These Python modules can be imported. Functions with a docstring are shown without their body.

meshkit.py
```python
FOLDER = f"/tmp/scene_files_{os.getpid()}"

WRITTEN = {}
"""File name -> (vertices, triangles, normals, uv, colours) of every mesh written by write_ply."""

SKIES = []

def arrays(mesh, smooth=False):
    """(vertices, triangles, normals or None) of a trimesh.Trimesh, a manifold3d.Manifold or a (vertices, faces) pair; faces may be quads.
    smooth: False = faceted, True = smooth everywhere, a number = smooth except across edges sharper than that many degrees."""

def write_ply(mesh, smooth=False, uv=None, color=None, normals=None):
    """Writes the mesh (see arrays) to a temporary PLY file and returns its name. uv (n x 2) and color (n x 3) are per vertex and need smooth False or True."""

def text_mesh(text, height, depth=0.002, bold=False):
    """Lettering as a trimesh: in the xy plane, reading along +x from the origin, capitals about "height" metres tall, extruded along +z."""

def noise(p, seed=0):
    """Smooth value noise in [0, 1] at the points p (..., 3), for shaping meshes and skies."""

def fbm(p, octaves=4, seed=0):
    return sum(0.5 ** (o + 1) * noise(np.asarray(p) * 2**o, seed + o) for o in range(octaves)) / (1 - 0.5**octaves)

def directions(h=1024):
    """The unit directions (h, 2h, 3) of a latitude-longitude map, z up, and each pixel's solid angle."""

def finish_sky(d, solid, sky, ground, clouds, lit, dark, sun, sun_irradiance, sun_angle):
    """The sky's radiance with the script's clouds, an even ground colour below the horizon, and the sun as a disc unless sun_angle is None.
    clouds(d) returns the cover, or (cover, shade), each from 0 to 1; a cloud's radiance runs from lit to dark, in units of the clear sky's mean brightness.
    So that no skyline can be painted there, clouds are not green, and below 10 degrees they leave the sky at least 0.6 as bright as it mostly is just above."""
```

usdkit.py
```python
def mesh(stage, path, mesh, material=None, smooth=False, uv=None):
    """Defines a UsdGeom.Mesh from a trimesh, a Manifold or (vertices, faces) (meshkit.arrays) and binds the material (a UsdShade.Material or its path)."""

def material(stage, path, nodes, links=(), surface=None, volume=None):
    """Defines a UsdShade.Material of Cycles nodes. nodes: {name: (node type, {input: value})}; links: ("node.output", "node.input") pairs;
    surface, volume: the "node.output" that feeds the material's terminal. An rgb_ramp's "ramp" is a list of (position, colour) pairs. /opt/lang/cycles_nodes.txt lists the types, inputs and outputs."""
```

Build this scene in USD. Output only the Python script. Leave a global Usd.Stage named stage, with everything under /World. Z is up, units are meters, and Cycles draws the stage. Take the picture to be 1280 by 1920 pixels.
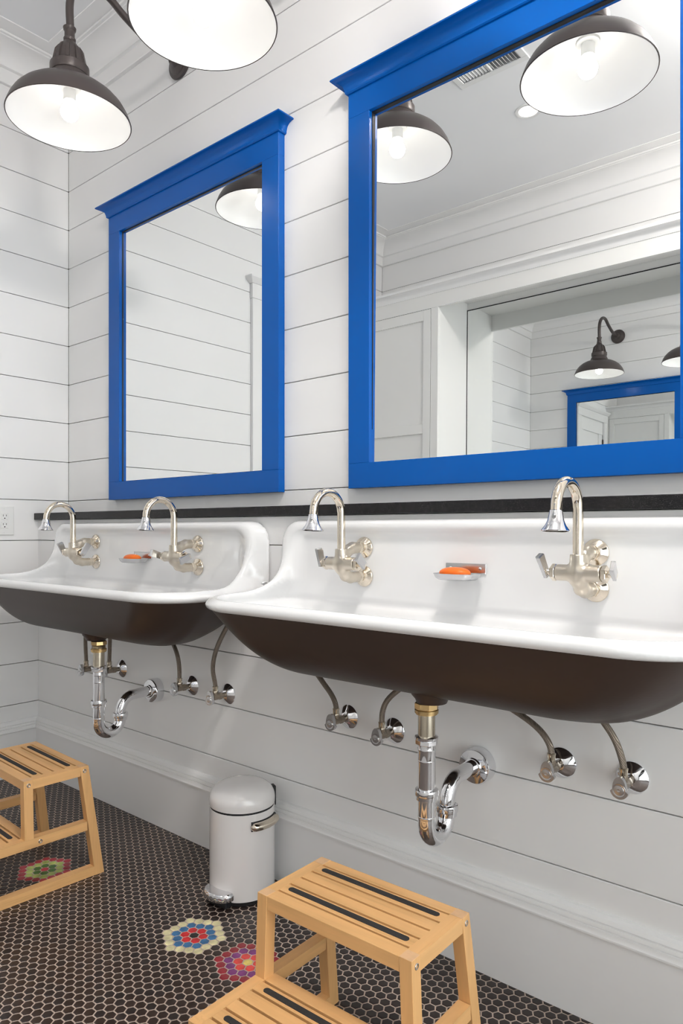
import math, random
import numpy as np
import trimesh, manifold3d, usdkit
from pxr import Usd, UsdGeom, UsdLux, Gf, Sdf, UsdShade

stage = Usd.Stage.CreateInMemory()
UsdGeom.SetStageUpAxis(stage, UsdGeom.Tokens.z)
UsdGeom.SetStageMetersPerUnit(stage, 1.0)
world = UsdGeom.Xform.Define(stage, '/World')
stage.SetDefaultPrim(world.GetPrim())
UsdGeom.Scope.Define(stage, '/World/Looks')
PI = math.pi
random.seed(7)
rng = np.random.default_rng(7)
H = 1.067                                   # eye height; the floor is z = 0

# ------------------------------------------------------------------ camera
YAW = 0.70467
cam = UsdGeom.Camera.Define(stage, '/World/camera')
cam.CreateProjectionAttr('perspective')
cam.CreateHorizontalApertureAttr(36.0)
cam.CreateVerticalApertureAttr(54.0)
cam.CreateFocalLengthAttr(36.0 * 1336.235 / 1280.0)
cam.CreateVerticalApertureOffsetAttr(32.1 / 1280.0 * 36.0)
cam.CreateClippingRangeAttr(Gf.Vec2f(0.02, 100.0))
cam.CreateExposureAttr(1.0)
ca, sa = math.cos(YAW), math.sin(YAW)
cam.AddTransformOp().Set(Gf.Matrix4d(ca, sa, 0, 0, 0, 0, 1, 0, sa, -ca, 0, 0, 3.0841, -1.6871, H, 1))

# ------------------------------------------------------------------ light
LAMP_BULB = 9.0                            # radiance of the bulbs in the barn lights
CAN_LENS = 80.0                             # radiance of the recessed ceiling lights, one real and two added as fill
WINDOW_FILL = 1.8                              # radiance of the fill light behind the added window
ADDED_GLOBE = 52.0                                # radiance of the added opal fill globe, out of view
dome = UsdLux.DomeLight.Define(stage, '/World/sky')
dome.CreateIntensityAttr(0.25)
dome.CreateColorAttr(Gf.Vec3f(0.80, 0.90, 1.0))

# ------------------------------------------------------------------ materials
def mat(name, color=(.8, .8, .8), rough=.5, metal=0.0, extra=None, nodes=None, links=(), coat=0.0):
    p = {"roughness": rough, "metallic": metal, "base_color": color}
    if coat:
        p["coat_weight"] = coat; p["coat_roughness"] = 0.03
    p.update(extra or {})
    n = {"p": ("principled_bsdf", p)}
    n.update(nodes or {})
    return usdkit.material(stage, '/World/Looks/' + name, n, list(links), surface="p.BSDF")

def paint(name, color, rough, bump=0.03, scale=180):
    return mat(name, color, rough, nodes={
        "tc": ("texture_coordinate", {}), "n": ("noise_texture", {"scale": scale, "detail": 3}),
        "b": ("bump", {"strength": bump, "distance": 0.002})},
        links=[("tc.object", "n.vector"), ("n.fac", "b.height"), ("b.normal", "p.normal")])

def wood(name, axis, light=(.69, .395, .165), dark=(.47, .24, .085)):
    sc = [60, 60, 60]; sc[axis] = 3.0
    sc2 = [14, 14, 14]; sc2[axis] = 1.2
    return mat(name, light, .42, nodes={
        "tc": ("texture_coordinate", {}),
        "oi": ("object_info", {}),
        "m": ("mapping", {"scale": tuple(sc)}), "m2": ("mapping", {"scale": tuple(sc2)}),
        "n": ("noise_texture", {"scale": 1.0, "detail": 5, "roughness": .6, "distortion": .4}),
        "n2": ("noise_texture", {"scale": 1.0, "detail": 3, "distortion": 1.2}),
        "mx": ("mix_float", {"fac": .5}),
        "r": ("rgb_ramp", {"ramp": [(.22, dark), (.42, light), (.58, tuple(min(1, c * 1.12) for c in light)), (.8, dark)]}),
        "b": ("bump", {"strength": .05, "distance": .001})},
        links=[("tc.object", "m.vector"), ("tc.object", "m2.vector"), ("m.vector", "n.vector"), ("m2.vector", "n2.vector"),
               ("n.fac", "mx.a"), ("n2.fac", "mx.b"), ("mx.result", "r.fac"), ("r.color", "p.base_color"),
               ("n.fac", "b.height"), ("b.normal", "p.normal")])

M = {}
M['wall'] = paint('white_wall_paint', (.865, .86, .86), .42)
M['ceiling'] = paint('ceiling_paint', (.86, .865, .885), .7)
M['trim'] = paint('white_trim_paint', (.865, .86, .86), .3, .012)
M['cabinet'] = paint('cabinet_paint', (.83, .825, .81), .35, .015)
M['gap'] = mat('gap_shadow_board', (.25, .24, .23), .9)
M['blue'] = mat('blue_satin_paint', (.0002, .098, .42), .26, extra={"specular_ior_level": .22})
M['blackgap'] = mat('black_rebate', (.012, .012, .015), .5)
M['mirror'] = mat('mirror_silver', (.90, .915, .91), .0, 1.0)
M['enamel'] = mat('white_enamel', (.84, .84, .845), .09, coat=.4)
M['iron'] = mat('painted_cast_iron', (.040, .024, .018), .45, nodes={
    "tc": ("texture_coordinate", {}), "n": ("noise_texture", {"scale": 90, "detail": 4}), "b": ("bump", {"strength": .12, "distance": .002})},
    links=[("tc.object", "n.vector"), ("n.fac", "b.height"), ("b.normal", "p.normal")])
M['chrome'] = mat('polished_chrome', (.80, .80, .82), .055, 1.0)
M['nickel'] = mat('polished_nickel', (.76, .68, .57), .09, 1.0)
M['satin'] = mat('satin_nickel', (.64, .58, .49), .30, 1.0)
M['brass'] = mat('aged_brass', (.60, .42, .20), .25, 1.0)
M['tailpiece'] = mat('nickel_tailpiece', (.56, .50, .40), .2, 1.0)
M['valve'] = mat('valve_metal', (.33, .28, .225), .24, 1.0)
M['braid'] = mat('braided_hose', (.23, .19, .155), .38, .85, nodes={
    "tc": ("texture_coordinate", {}), "m": ("mapping", {"scale": (1, 1, 1), "rotation": (.6, .5, .3)}),
    "w": ("wave_texture", {"scale": 130, "distortion": .5}) , "b": ("bump", {"strength": .5, "distance": .002})},
    links=[("tc.object", "m.vector"), ("m.vector", "w.vector"), ("w.fac", "b.height"), ("b.normal", "p.normal")])
M['granite'] = mat('black_granite', (.02, .02, .022), .3, extra={"specular_ior_level": .25}, nodes={
    "tc": ("texture_coordinate", {}), "v": ("voronoi_texture", {"scale": 420}), "n": ("noise_texture", {"scale": 70, "detail": 3}),
    "r": ("rgb_ramp", {"ramp": [(0, (.30, .29, .28)), (.10, (.20, .19, .19)), (.17, (.016, .015, .016)), (1, (.010, .0095, .0105))]}),
    "r2": ("rgb_ramp", {"ramp": [(0, (.35, .35, .38)), (.5, (1, 1, 1)), (1, (1.4, 1.4, 1.4))]}),
    "mx": ("mix_color", {"blend_type": "multiply", "fac": 1.0, "use_clamp": False})},
    links=[("tc.object", "v.vector"), ("tc.object", "n.vector"), ("v.distance", "r.fac"), ("n.fac", "r2.fac"), ("r.color", "mx.a"), ("r2.color", "mx.b"), ("mx.result", "p.base_color")])
M['bronze'] = mat('dark_bronze_lamp', (.080, .065, .062), .36, .25)
M['shade_white'] = mat('white_lamp_enamel', (.86, .86, .86), .22)
M['bulb'] = usdkit.material(stage, '/World/Looks/lit_bulb', {"e": ("emission", {"color": (1.0, .95, .88), "strength": LAMP_BULB})}, [], surface="e.emission")
M['lens'] = usdkit.material(stage, '/World/Looks/lit_lens', {"e": ("emission", {"color": (1.0, .95, .88), "strength": CAN_LENS})}, [], surface="e.emission")
M['reflector'] = mat('can_reflector', (.82, .80, .76), .35, .6)
M['opal'] = usdkit.material(stage, '/World/Looks/lit_opal_glass', {"e": ("emission", {"color": (1.0, .95, .90), "strength": ADDED_GLOBE})}, [], surface="e.emission")  # glow of the added ceiling globe
M['vent'] = mat('vent_enamel', (.80, .80, .80), .4)
M['dark'] = mat('dark_duct', (.02, .02, .02), .8)
M['soap'] = mat('orange_soap', (.90, .17, .008), .35, extra={"subsurface_weight": .25, "subsurface_radius": (.8, .2, .02), "subsurface_scale": .006})
M['steel'] = mat('worn_steel', (.62, .62, .63), .22, 1.0)
M['can'] = mat('can_lacquer', (.80, .77, .76), .18, coat=.5)
M['rubber'] = mat('black_rubber', (.012, .012, .014), .5)
M['grip'] = mat('black_grip_tape', (.022, .020, .020), .85, nodes={
    "tc": ("texture_coordinate", {}), "n": ("noise_texture", {"scale": 900, "detail": 2}), "r": ("rgb_ramp", {"ramp": [(.3, (.012, .011, .011)), (.62, (.03, .027, .026)), (.8, (.10, .09, .085))]}),
    "b": ("bump", {"strength": .4, "distance": .001})},
    links=[("tc.object", "n.vector"), ("n.fac", "r.fac"), ("r.color", "p.base_color"), ("n.fac", "b.height"), ("b.normal", "p.normal")])
M['plate'] = mat('outlet_plastic', (.82, .82, .81), .35)
M['slot'] = mat('outlet_slot', (.03, .03, .03), .6)
for k, ax in (('wx', 0), ('wy', 1), ('wz', 2)):
    M[k] = wood('birch_grain_' + 'xyz'[ax], ax)
M['wend'] = wood('birch_end_grain', 2, (.64, .40, .22), (.52, .30, .15))

def glaze(name, c, rough=.34):
    return mat(name, c, rough, nodes={
        "tc": ("texture_coordinate", {}), "n": ("noise_texture", {"scale": 40, "detail": 2}),
        "r": ("map_range", {"from_min": .3, "from_max": .7, "to_min": .75, "to_max": 1.25}),
        "h": ("hsv", {"color": c}), "nb": ("noise_texture", {"scale": 220, "detail": 2}), "b": ("bump", {"strength": .08, "distance": .001})},
        links=[("tc.object", "n.vector"), ("tc.object", "nb.vector"), ("n.fac", "r.value"), ("r.result", "h.value"), ("h.color", "p.base_color"), ("nb.fac", "b.height"), ("b.normal", "p.normal")])
M['tile_a'] = glaze('brown_black_tile', (.035, .020, .015))
M['tile_b'] = glaze('brown_black_tile_warm', (.041, .023, .016))
M['tile_c'] = glaze('brown_black_tile_cool', (.028, .019, .017))
M['tile_mix'] = mat('brown_black_tile_mixed', (.034, .022, .018), .34, nodes={
    "g": ("geometry", {}), "r": ("rgb_ramp", {"ramp": [(0, (.027, .018, .016)), (.35, (.034, .020, .015)), (.7, (.039, .022, .015)), (1, (.045, .026, .018))]}),
    "tc": ("texture_coordinate", {}), "nb": ("noise_texture", {"scale": 220, "detail": 2}), "b": ("bump", {"strength": .08, "distance": .001})},
    links=[("g.random_per_island", "r.fac"), ("r.color", "p.base_color"), ("tc.object", "nb.vector"), ("nb.fac", "b.height"), ("b.normal", "p.normal")])
M['grout'] = paint('taupe_grout', (.50, .40, .335), .85, .2, 400)
for n_, c in dict(black=(.02, .018, .016), red=(.62, .025, .03), blue=(.045, .16, .34), cream=(.74, .68, .40), yellow=(.78, .62, .16), coral=(.70, .06, .05),
                  purple=(.21, .035, .19), maroon=(.30, .018, .03), crimson=(.42, .03, .05), green=(.06, .17, .03), lime=(.46, .56, .15)).items():
    M['t_' + n_] = glaze(n_ + '_glaze_tile', c, .22)

# ------------------------------------------------------------------ scene helpers
used = {}
def numbered(parent, name):
    k = (parent, name); i = used.get(k, -1) + 1; used[k] = i
    return f'{parent}/{name}' if i == 0 else f'{parent}/{name}_{i:03d}'

def keys(prim, label=None, cat=None, group=None, kind=None):
    for k, v in (('label', label), ('category', cat), ('group', group), ('kind', kind)):
        if v: prim.SetCustomDataByKey(k, v)
    return prim

def thing(name, label=None, cat=None, loc=(0, 0, 0), rot=0.0, group=None, kind=None):
    x = UsdGeom.Xform.Define(stage, numbered('/World', name))
    x.AddTranslateOp().Set(Gf.Vec3d(*map(float, loc)))
    x.AddRotateZOp().Set(math.degrees(rot))
    return keys(x.GetPrim(), label, cat, group, kind)

def obj(name, mesh, m, parent=None, smooth=35, label=None, kind=None):
    base = str(parent.GetPath()) if parent is not None else '/World'
    g = usdkit.mesh(stage, numbered(base, name), mesh, M[m] if isinstance(m, str) else m, smooth)
    return keys(g.GetPrim(), label, kind=kind)

def copy(src, loc, rot=0.0, label=None, group=None):
    r = thing(src.GetName().rstrip('0123456789').rstrip('_') if src.GetName()[-3:].isdigit() else src.GetName(), label, src.GetCustomDataByKey('category'), loc, rot, group or src.GetCustomDataByKey('group'))
    r.GetReferences().AddInternalReference(src.GetPath())
    r.SetInstanceable(True)
    return r

# ------------------------------------------------------------------ mesh helpers
def cat(*ms):
    vs, fs, n = [], [], 0
    for m in ms:
        if isinstance(m, tuple): v, f = m
        elif hasattr(m, 'to_mesh'):
            q = m.to_mesh(); v, f = q.vert_properties[:, :3], q.tri_verts
        else: v, f = m.vertices, m.faces
        v = np.asarray(v, float); f = np.asarray(f, int)
        if f.shape[1] == 4: f = np.vstack([f[:, [0, 1, 2]], f[:, [0, 2, 3]]])
        vs.append(v); fs.append(f + n); n += len(v)
    return np.vstack(vs), np.vstack(fs)

def box(x0, x1, y0, y1, z0, z1, c=0.001):
    c = min(c, .45 * (x1 - x0), .45 * (y1 - y0), .45 * (z1 - z0))
    pts = []
    for x, sx in ((x0, 1), (x1, -1)):
        for y, sy in ((y0, 1), (y1, -1)):
            for z, sz in ((z0, 1), (z1, -1)):
                pts += [(x + sx * c, y + sy * c, z), (x + sx * c, y, z + sz * c), (x, y + sy * c, z + sz * c)] if c > 0 else [(x, y, z)]
    return cat(manifold3d.Manifold.hull_points(np.array(pts, np.float64)))

def hull(pts):
    return cat(manifold3d.Manifold.hull_points(np.array(pts, np.float64)))

def xf(m, loc=(0, 0, 0), rx=0, ry=0, rz=0):
    v, f = m
    T = trimesh.transformations.euler_matrix(rx, ry, rz, 'sxyz')[:3, :3]
    return v @ T.T + np.array(loc), f

def lathe(prof, n=32, cap0=True, cap1=True):
    """profile of (r, z) from bottom to top, round the z axis"""
    p = np.array(prof, float); k = len(p)
    t = np.arange(n) * 2 * PI / n
    v = np.stack([p[:, None, 0] * np.cos(t), p[:, None, 0] * np.sin(t), np.repeat(p[:, 1:2], n, 1)], -1).reshape(-1, 3)
    i, j = np.meshgrid(np.arange(k - 1), np.arange(n), indexing='ij')
    f = np.stack([i * n + j, i * n + (j + 1) % n, (i + 1) * n + (j + 1) % n, (i + 1) * n + j], -1).reshape(-1, 4)
    f = np.vstack([f[:, [0, 1, 2]], f[:, [0, 2, 3]]])
    for on, row, z, flip in ((cap0, 0, p[0, 1], True), (cap1, k - 1, p[-1, 1], False)):
        if on and p[row, 0] > 1e-6:
            v = np.vstack([v, [[0, 0, z]]]); c = len(v) - 1
            a = row * n + np.arange(n); b = row * n + (np.arange(n) + 1) % n
            f = np.vstack([f, np.stack([b, a, np.full(n, c)], 1) if flip else np.stack([a, b, np.full(n, c)], 1)])
    return v, f

def out_y(m):        # the lathe's axis z turned to point into the room (-y)
    return xf(m, rx=PI / 2)

def tube(path, r, n=16, caps=True):
    p = np.array(path, float); k = len(p)
    r = np.broadcast_to(r, (k,))
    t = np.gradient(p, axis=0); t /= np.linalg.norm(t, axis=1, keepdims=True)
    a = np.cross(t[0], [0, 0, 1.0]) if abs(t[0][2]) < .9 else np.cross(t[0], [1.0, 0, 0])
    a /= np.linalg.norm(a); A = []
    for i in range(k):
        a = a - t[i] * (a @ t[i]); a /= np.linalg.norm(a); A.append(a)
    A = np.array(A); B = np.cross(t, A); th = np.arange(n) * 2 * PI / n
    v = (p[:, None] + r[:, None, None] * (np.cos(th)[None, :, None] * A[:, None] + np.sin(th)[None, :, None] * B[:, None])).reshape(-1, 3)
    i, j = np.meshgrid(np.arange(k - 1), np.arange(n), indexing='ij')
    f = np.stack([i * n + j, i * n + (j + 1) % n, (i + 1) * n + (j + 1) % n, (i + 1) * n + j], -1).reshape(-1, 4)
    f = np.vstack([f[:, [0, 1, 2]], f[:, [0, 2, 3]]])
    if caps:
        v = np.vstack([v, p[:1], p[-1:]]); c0, c1 = len(v) - 2, len(v) - 1
        q = np.arange(n); w = (q + 1) % n
        f = np.vstack([f, np.stack([w, q, np.full(n, c0)], 1), np.stack([(k - 1) * n + q, (k - 1) * n + w, np.full(n, c1)], 1)])
    return v, f

def spline(pts, n=40):
    from scipy.interpolate import CubicSpline
    p = np.array(pts, float); s = np.r_[0, np.cumsum(np.linalg.norm(np.diff(p, axis=0), axis=1))]
    return CubicSpline(s, p)(np.linspace(0, s[-1], n))

def arc(c, r, a0, a1, n=14):
    t = np.linspace(a0, a1, n); return [(c[0] + r * math.cos(x), c[1] + r * math.sin(x)) for x in t]

def prism(poly, h0, h1, axis='x'):
    """closed 2-D polygon extruded along an axis; (a, b) are (y, z) for x, (x, z) for y, (x, y) for z"""
    from shapely.geometry import Polygon
    m = trimesh.creation.extrude_polygon(Polygon(poly).buffer(0), h1 - h0, engine='earcut')
    v = np.array(m.vertices); v[:, 2] += h0; f = np.array(m.faces)
    if axis == 'x': v = v[:, [2, 0, 1]]
    elif axis == 'y': v, f = v[:, [0, 2, 1]], f[:, ::-1]
    return v, f

def nut(r, z0, z1, n=6):
    return xf(lathe([(r * .93, z0), (r, z0 + .0012), (r, z1 - .0012), (r * .93, z1)], n))

def mitred(poly, path, close=False):
    """profile (out, z) swept along a horizontal polyline with mitred corners; 'out' is measured to the right of the direction of travel"""
    p = np.array(path, float); k = len(p); d = np.diff(p, axis=0); d /= np.linalg.norm(d, axis=1, keepdims=True)
    nr = np.stack([d[:, 1], -d[:, 0]], 1); rows = []
    for i in range(k):
        m = nr[0] if i == 0 else nr[-1] if i == k - 1 else (nr[i - 1] + nr[i]) / (1 + nr[i - 1] @ nr[i])
        rows.append([(p[i, 0] + o * m[0], p[i, 1] + o * m[1], z) for o, z in poly])
    n = len(poly); v = np.array(rows).reshape(-1, 3)
    i, j = np.meshgrid(np.arange(k - 1), np.arange(n), indexing='ij')
    f = np.stack([i * n + j, i * n + (j + 1) % n, (i + 1) * n + (j + 1) % n, (i + 1) * n + j], -1).reshape(-1, 4)
    f = np.vstack([f[:, [0, 1, 2]], f[:, [0, 2, 3]]])
    from shapely.geometry import Polygon
    cv, cf = trimesh.creation.triangulate_polygon(Polygon(poly), engine='earcut')
    for row in (0, k - 1):
        from scipy.spatial import cKDTree
        idx = cKDTree(np.array(poly)).query(cv)[1]
        f = np.vstack([f, idx[cf] + row * n])
    m = trimesh.Trimesh(v, f, process=False); trimesh.repair.fix_normals(m)
    return np.array(m.vertices), np.array(m.faces)

def nets(fn, lo, hi, h):
    """naive surface nets of the field fn(x, y, z) < 0"""
    ax = [np.arange(a, b + h, h) for a, b in zip(lo, hi)]
    X, Y, Z = np.meshgrid(*ax, indexing='ij'); F = fn(X, Y, Z)
    g = np.gradient(F, h); F = F / np.maximum(np.sqrt(g[0] ** 2 + g[1] ** 2 + g[2] ** 2), .3)
    s = F < 0; n = np.array(F.shape)
    cells = tuple(n - 1); acc = np.zeros(cells + (3,)); cnt = np.zeros(cells)
    sl = lambda o, m: slice(o, m - 1 + o)
    corner = lambda G, c: G[sl(c[0], n[0]), sl(c[1], n[1]), sl(c[2], n[2])]
    for d in range(3):
        for b in range(2):
            for c in range(2):
                c0 = [0, 0, 0]; c0[(d + 1) % 3] = b; c0[(d + 2) % 3] = c; c1 = list(c0); c1[d] = 1
                f0, f1 = corner(F, c0), corner(F, c1); hit = (f0 < 0) != (f1 < 0)
                t = np.where(hit, f0 / np.where(hit, f0 - f1, 1), 0)
                for k in range(3):
                    acc[..., k] += np.where(hit, t if k == d else c0[k], 0)
                cnt += hit
    on = cnt > 0; idx = np.full(cells, -1); idx[on] = np.arange(on.sum())
    v = (np.argwhere(on) + acc[on] / cnt[on][:, None]) * h + np.array([a[0] for a in ax])
    faces = []
    for d in range(3):
        a, b = (d + 1) % 3, (d + 2) % 3
        e = [slice(1, -1)] * 3; e[d] = slice(0, -1); e1 = list(e); e1[d] = slice(1, None)
        s0, s1 = s[tuple(e)], s[tuple(e1)]
        q = np.argwhere(s0 != s1); flip = s0[tuple(q.T)]
        base = q.copy(); base[:, a] += 1; base[:, b] += 1
        def at(da, db):
            w = base.copy(); w[:, a] -= da; w[:, b] -= db; return idx[tuple(w.T)]
        quad = np.stack([at(1, 1), at(0, 1), at(0, 0), at(1, 0)], 1)
        quad[~flip] = quad[~flip][:, ::-1]
        faces.append(quad)
    f = np.vstack(faces); f = np.vstack([f[:, [0, 1, 2]], f[:, [0, 2, 3]]])
    m = trimesh.Trimesh(v, f, process=False)
    trimesh.smoothing.filter_taubin(m, lamb=.5, nu=.52, iterations=8)
    return np.array(m.vertices), f

def smin(a, b, k):
    t = np.clip(.5 + .5 * (b - a) / k, 0, 1); return b * (1 - t) + a * t - k * t * (1 - t)
def smax(a, b, k): return -smin(-a, -b, k)
def rrect(x, y, hx, hy, r):
    qx, qy = np.abs(x) - hx + r, np.abs(y) - hy + r
    return np.sqrt(np.maximum(qx, 0) ** 2 + np.maximum(qy, 0) ** 2) + np.minimum(np.maximum(qx, qy), 0) - r
def seg(P, a, b, r):
    a, b = np.array(a), np.array(b); d = b - a
    t = np.clip(((P[0] - a[0]) * d[0] + (P[1] - a[1]) * d[1] + (P[2] - a[2]) * d[2]) / (d @ d), 0, 1)
    return np.sqrt(sum((P[k] - a[k] - t * d[k]) ** 2 for k in range(3))) - r

# ================================================================== the room
RX, FY, CZ = 4.4, -2.400, 2.055 + H          # right wall, front wall (behind the cabinets), ceiling
LOW = -0.1441                                # face of the thicker lower wall under the ledge
LINES = [1.909, 1.7307, 1.5527, 1.3747, 1.1967, 1.0187, .8407, .6627, .4847, .3067, .1287, -.0493, -.2273, -.4053, -.5833, -.7613]
LINES = [z + H for z in LINES]
G = .0013

def planks(parent, z_top, z_bot, make):
    edges = [z_top] + [z for z in LINES if z_bot + .004 < z < z_top - .004] + [z_bot]
    for a, b in zip(edges[:-1], edges[1:]):
        make(parent, b + G, a - G)

wb = thing('wall_back', kind='structure')
obj('backing', box(-.2, RX, .013, .10, 0, CZ, 0), 'gap', wb, False)
planks(wb, 1.975 + H, .030 + H, lambda p, z0, z1: obj('plank', box(0, RX, 0, .014, z0, z1, .0014), 'wall', p, False))
obj('knee_wall_backing', box(-.0, RX, LOW + .013, .013, 0, .040 + H, 0), 'gap', wb, False)
planks(wb, .041 + H, -.86 + H, lambda p, z0, z1: obj('plank', box(0, RX, LOW, LOW + .014, z0, z1, .0014), 'wall', p, False))

wl = thing('wall_left', kind='structure')
obj('backing', box(-.10, -.013, -1.25, .10, 0, CZ, 0), 'gap', wl, False)
obj('backing', box(-.10, -.013, FY - .1, -1.93, 0, CZ, 0), 'gap', wl, False)
obj('backing', box(-.10, -.013, -1.93, -1.25, 1.34 + H, CZ, 0), 'gap', wl, False)
def left_plank(p, z0, z1):
    if z1 > 1.35 + H: obj('plank', box(-.014, 0, FY, 0, z0, z1, .0014), 'wall', p, False)
    else:
        obj('plank', box(-.014, 0, -1.23, 0, z0, z1, .0014), 'wall', p, False)
planks(wl, 1.975 + H, -.86 + H, left_plank)

wf = thing('wall_front', kind='structure')
obj('backing', box(0, RX, FY - .10, FY - .013, 0, CZ, 0), 'gap', wf, False)
planks(wf, 1.975 + H, 1.38 + H, lambda p, z0, z1: obj('plank', box(0, RX, FY - .014, FY, z0, z1, .0014), 'wall', p, False))

WY0, WY1, WZ0, WZ1 = -2.15, -.30, .12, 2.45
wr = thing('wall_right', kind='structure')
obj('plaster', cat(box(RX, RX + .12, FY - .1, WY0, 0, CZ, 0), box(RX, RX + .12, WY1, .1, 0, CZ, 0), box(RX, RX + .12, WY0, WY1, 0, WZ0, 0), box(RX, RX + .12, WY0, WY1, WZ1, CZ, 0)), 'wall', wr, False)
w1 = thing('window_1', kind='structure')  # added window out of view, an opening for fill light
for y0, y1, z0, z1 in ((WY0 - .08, WY0, WZ0 - .08, WZ1 + .08), (WY1, WY1 + .08, WZ0 - .08, WZ1 + .08), (WY0, WY1, WZ1, WZ1 + .08), (WY0, WY1, WZ0 - .08, WZ0)):
    obj('casing', box(RX - .02, RX, y0, y1, z0, z1, .002), 'trim', w1, False)
obj('muntin', box(RX + .04, RX + .07, -1.27, -1.23, WZ0, WZ1, .002), 'trim', w1, False)
obj('muntin', box(RX + .041, RX + .069, WY0, WY1, 1.68, 1.72, .002), 'trim', w1, False)
obj('pane', box(RX + .053, RX + .057, WY0, WY1, WZ0, WZ1, 0), usdkit.material(stage, '/World/Looks/window_glass', {
    "t": ("transparent_bsdf", {"color": (.96, .98, .97)}), "g": ("glossy_bsdf", {"roughness": 0.0}), "f": ("fresnel", {"IOR": 1.45}), "m": ("mix_closure", {})},
    [("f.fac", "m.fac"), ("t.BSDF", "m.closure1"), ("g.BSDF", "m.closure2")], surface="m.closure"), w1, False)
day = UsdLux.RectLight.Define(stage, '/World/daylight')  # added fill light shining in through the added window
day.CreateWidthAttr(2.5); day.CreateHeightAttr(2.1); day.CreateIntensityAttr(WINDOW_FILL); day.CreateColorAttr(Gf.Vec3f(1.0, .98, .97))
day.AddTranslateOp().Set(Gf.Vec3d(RX + .35, (WY0 + WY1) / 2, (WZ0 + WZ1) / 2)); day.AddRotateXYZOp().Set(Gf.Vec3f(0, 90, 0))

# ceiling with the holes of the recessed lights and of the vent
CANS = [(1.53, -1.55), (2.95, -1.45), (3.95, -1.45)]  # first shows in the near mirror; the other two are added fill
VX0, VX1, VY0, VY1 = 1.372, 1.712, -1.195, -.995
slab = manifold3d.Manifold.cube([RX + .3, 2.7, .12]).translate([-.15, FY - .15, CZ])
for x, y in CANS:
    slab = slab - manifold3d.Manifold.cylinder(.3, .052, circular_segments=40).translate([x, y, CZ - .1])
slab = slab - manifold3d.Manifold.cube([VX1 - VX0 - .05, VY1 - VY0 - .05, .09]).translate([VX0 + .025, VY0 + .025, CZ - .03])
obj('ceiling', cat(slab), 'ceiling', None, False, kind='structure')

# crown moulding: band, cove, bead, flat board against the ceiling
cz = 1.906 + H
crown = [(0, cz), (.016, cz), (.018, cz + .003), (.018, cz + .060), (.030, cz + .064)] + \
        [(.030 + .088 * (1 - math.cos(t)), cz + .064 + .070 * math.sin(t)) for t in np.linspace(.15, PI / 2, 8)] + \
        [(.121, cz + .137), (.132, cz + .137), (.134, cz + .143), (.132, cz + .146), (.198, cz + .146), (.200, CZ), (0, CZ)]
for n_, path in (('trim_1', [(RX, 0), (0, 0)]), ('trim_2', [(0, 0), (0, FY)]), ('trim_3', [(0, FY), (RX, FY)])):
    p = np.array(path, float)          # a run with both ends cut at 45 degrees in the corners
    d = (p[1] - p[0]) / np.linalg.norm(p[1] - p[0]); nr = np.array([-d[1], d[0]])
    rows = []
    for e, sgn in ((0, 1), (1, -1)):
        rows.append([(*(p[e] + nr * o + d * sgn * (o if 0 < p[e][0] + .01 or True else 0)), z) for o, z in crown])
    v = np.array(rows).reshape(-1, 3); n = len(crown); j = np.arange(n)
    f = np.stack([j, (j + 1) % n, n + (j + 1) % n, n + j], 1)
    mm = trimesh.Trimesh(v, np.vstack([f[:, [0, 1, 2]], f[:, [0, 2, 3]]]), process=False)
    obj(n_, (v, np.array(mm.faces)), 'trim', None, 30, kind='structure')

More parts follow.
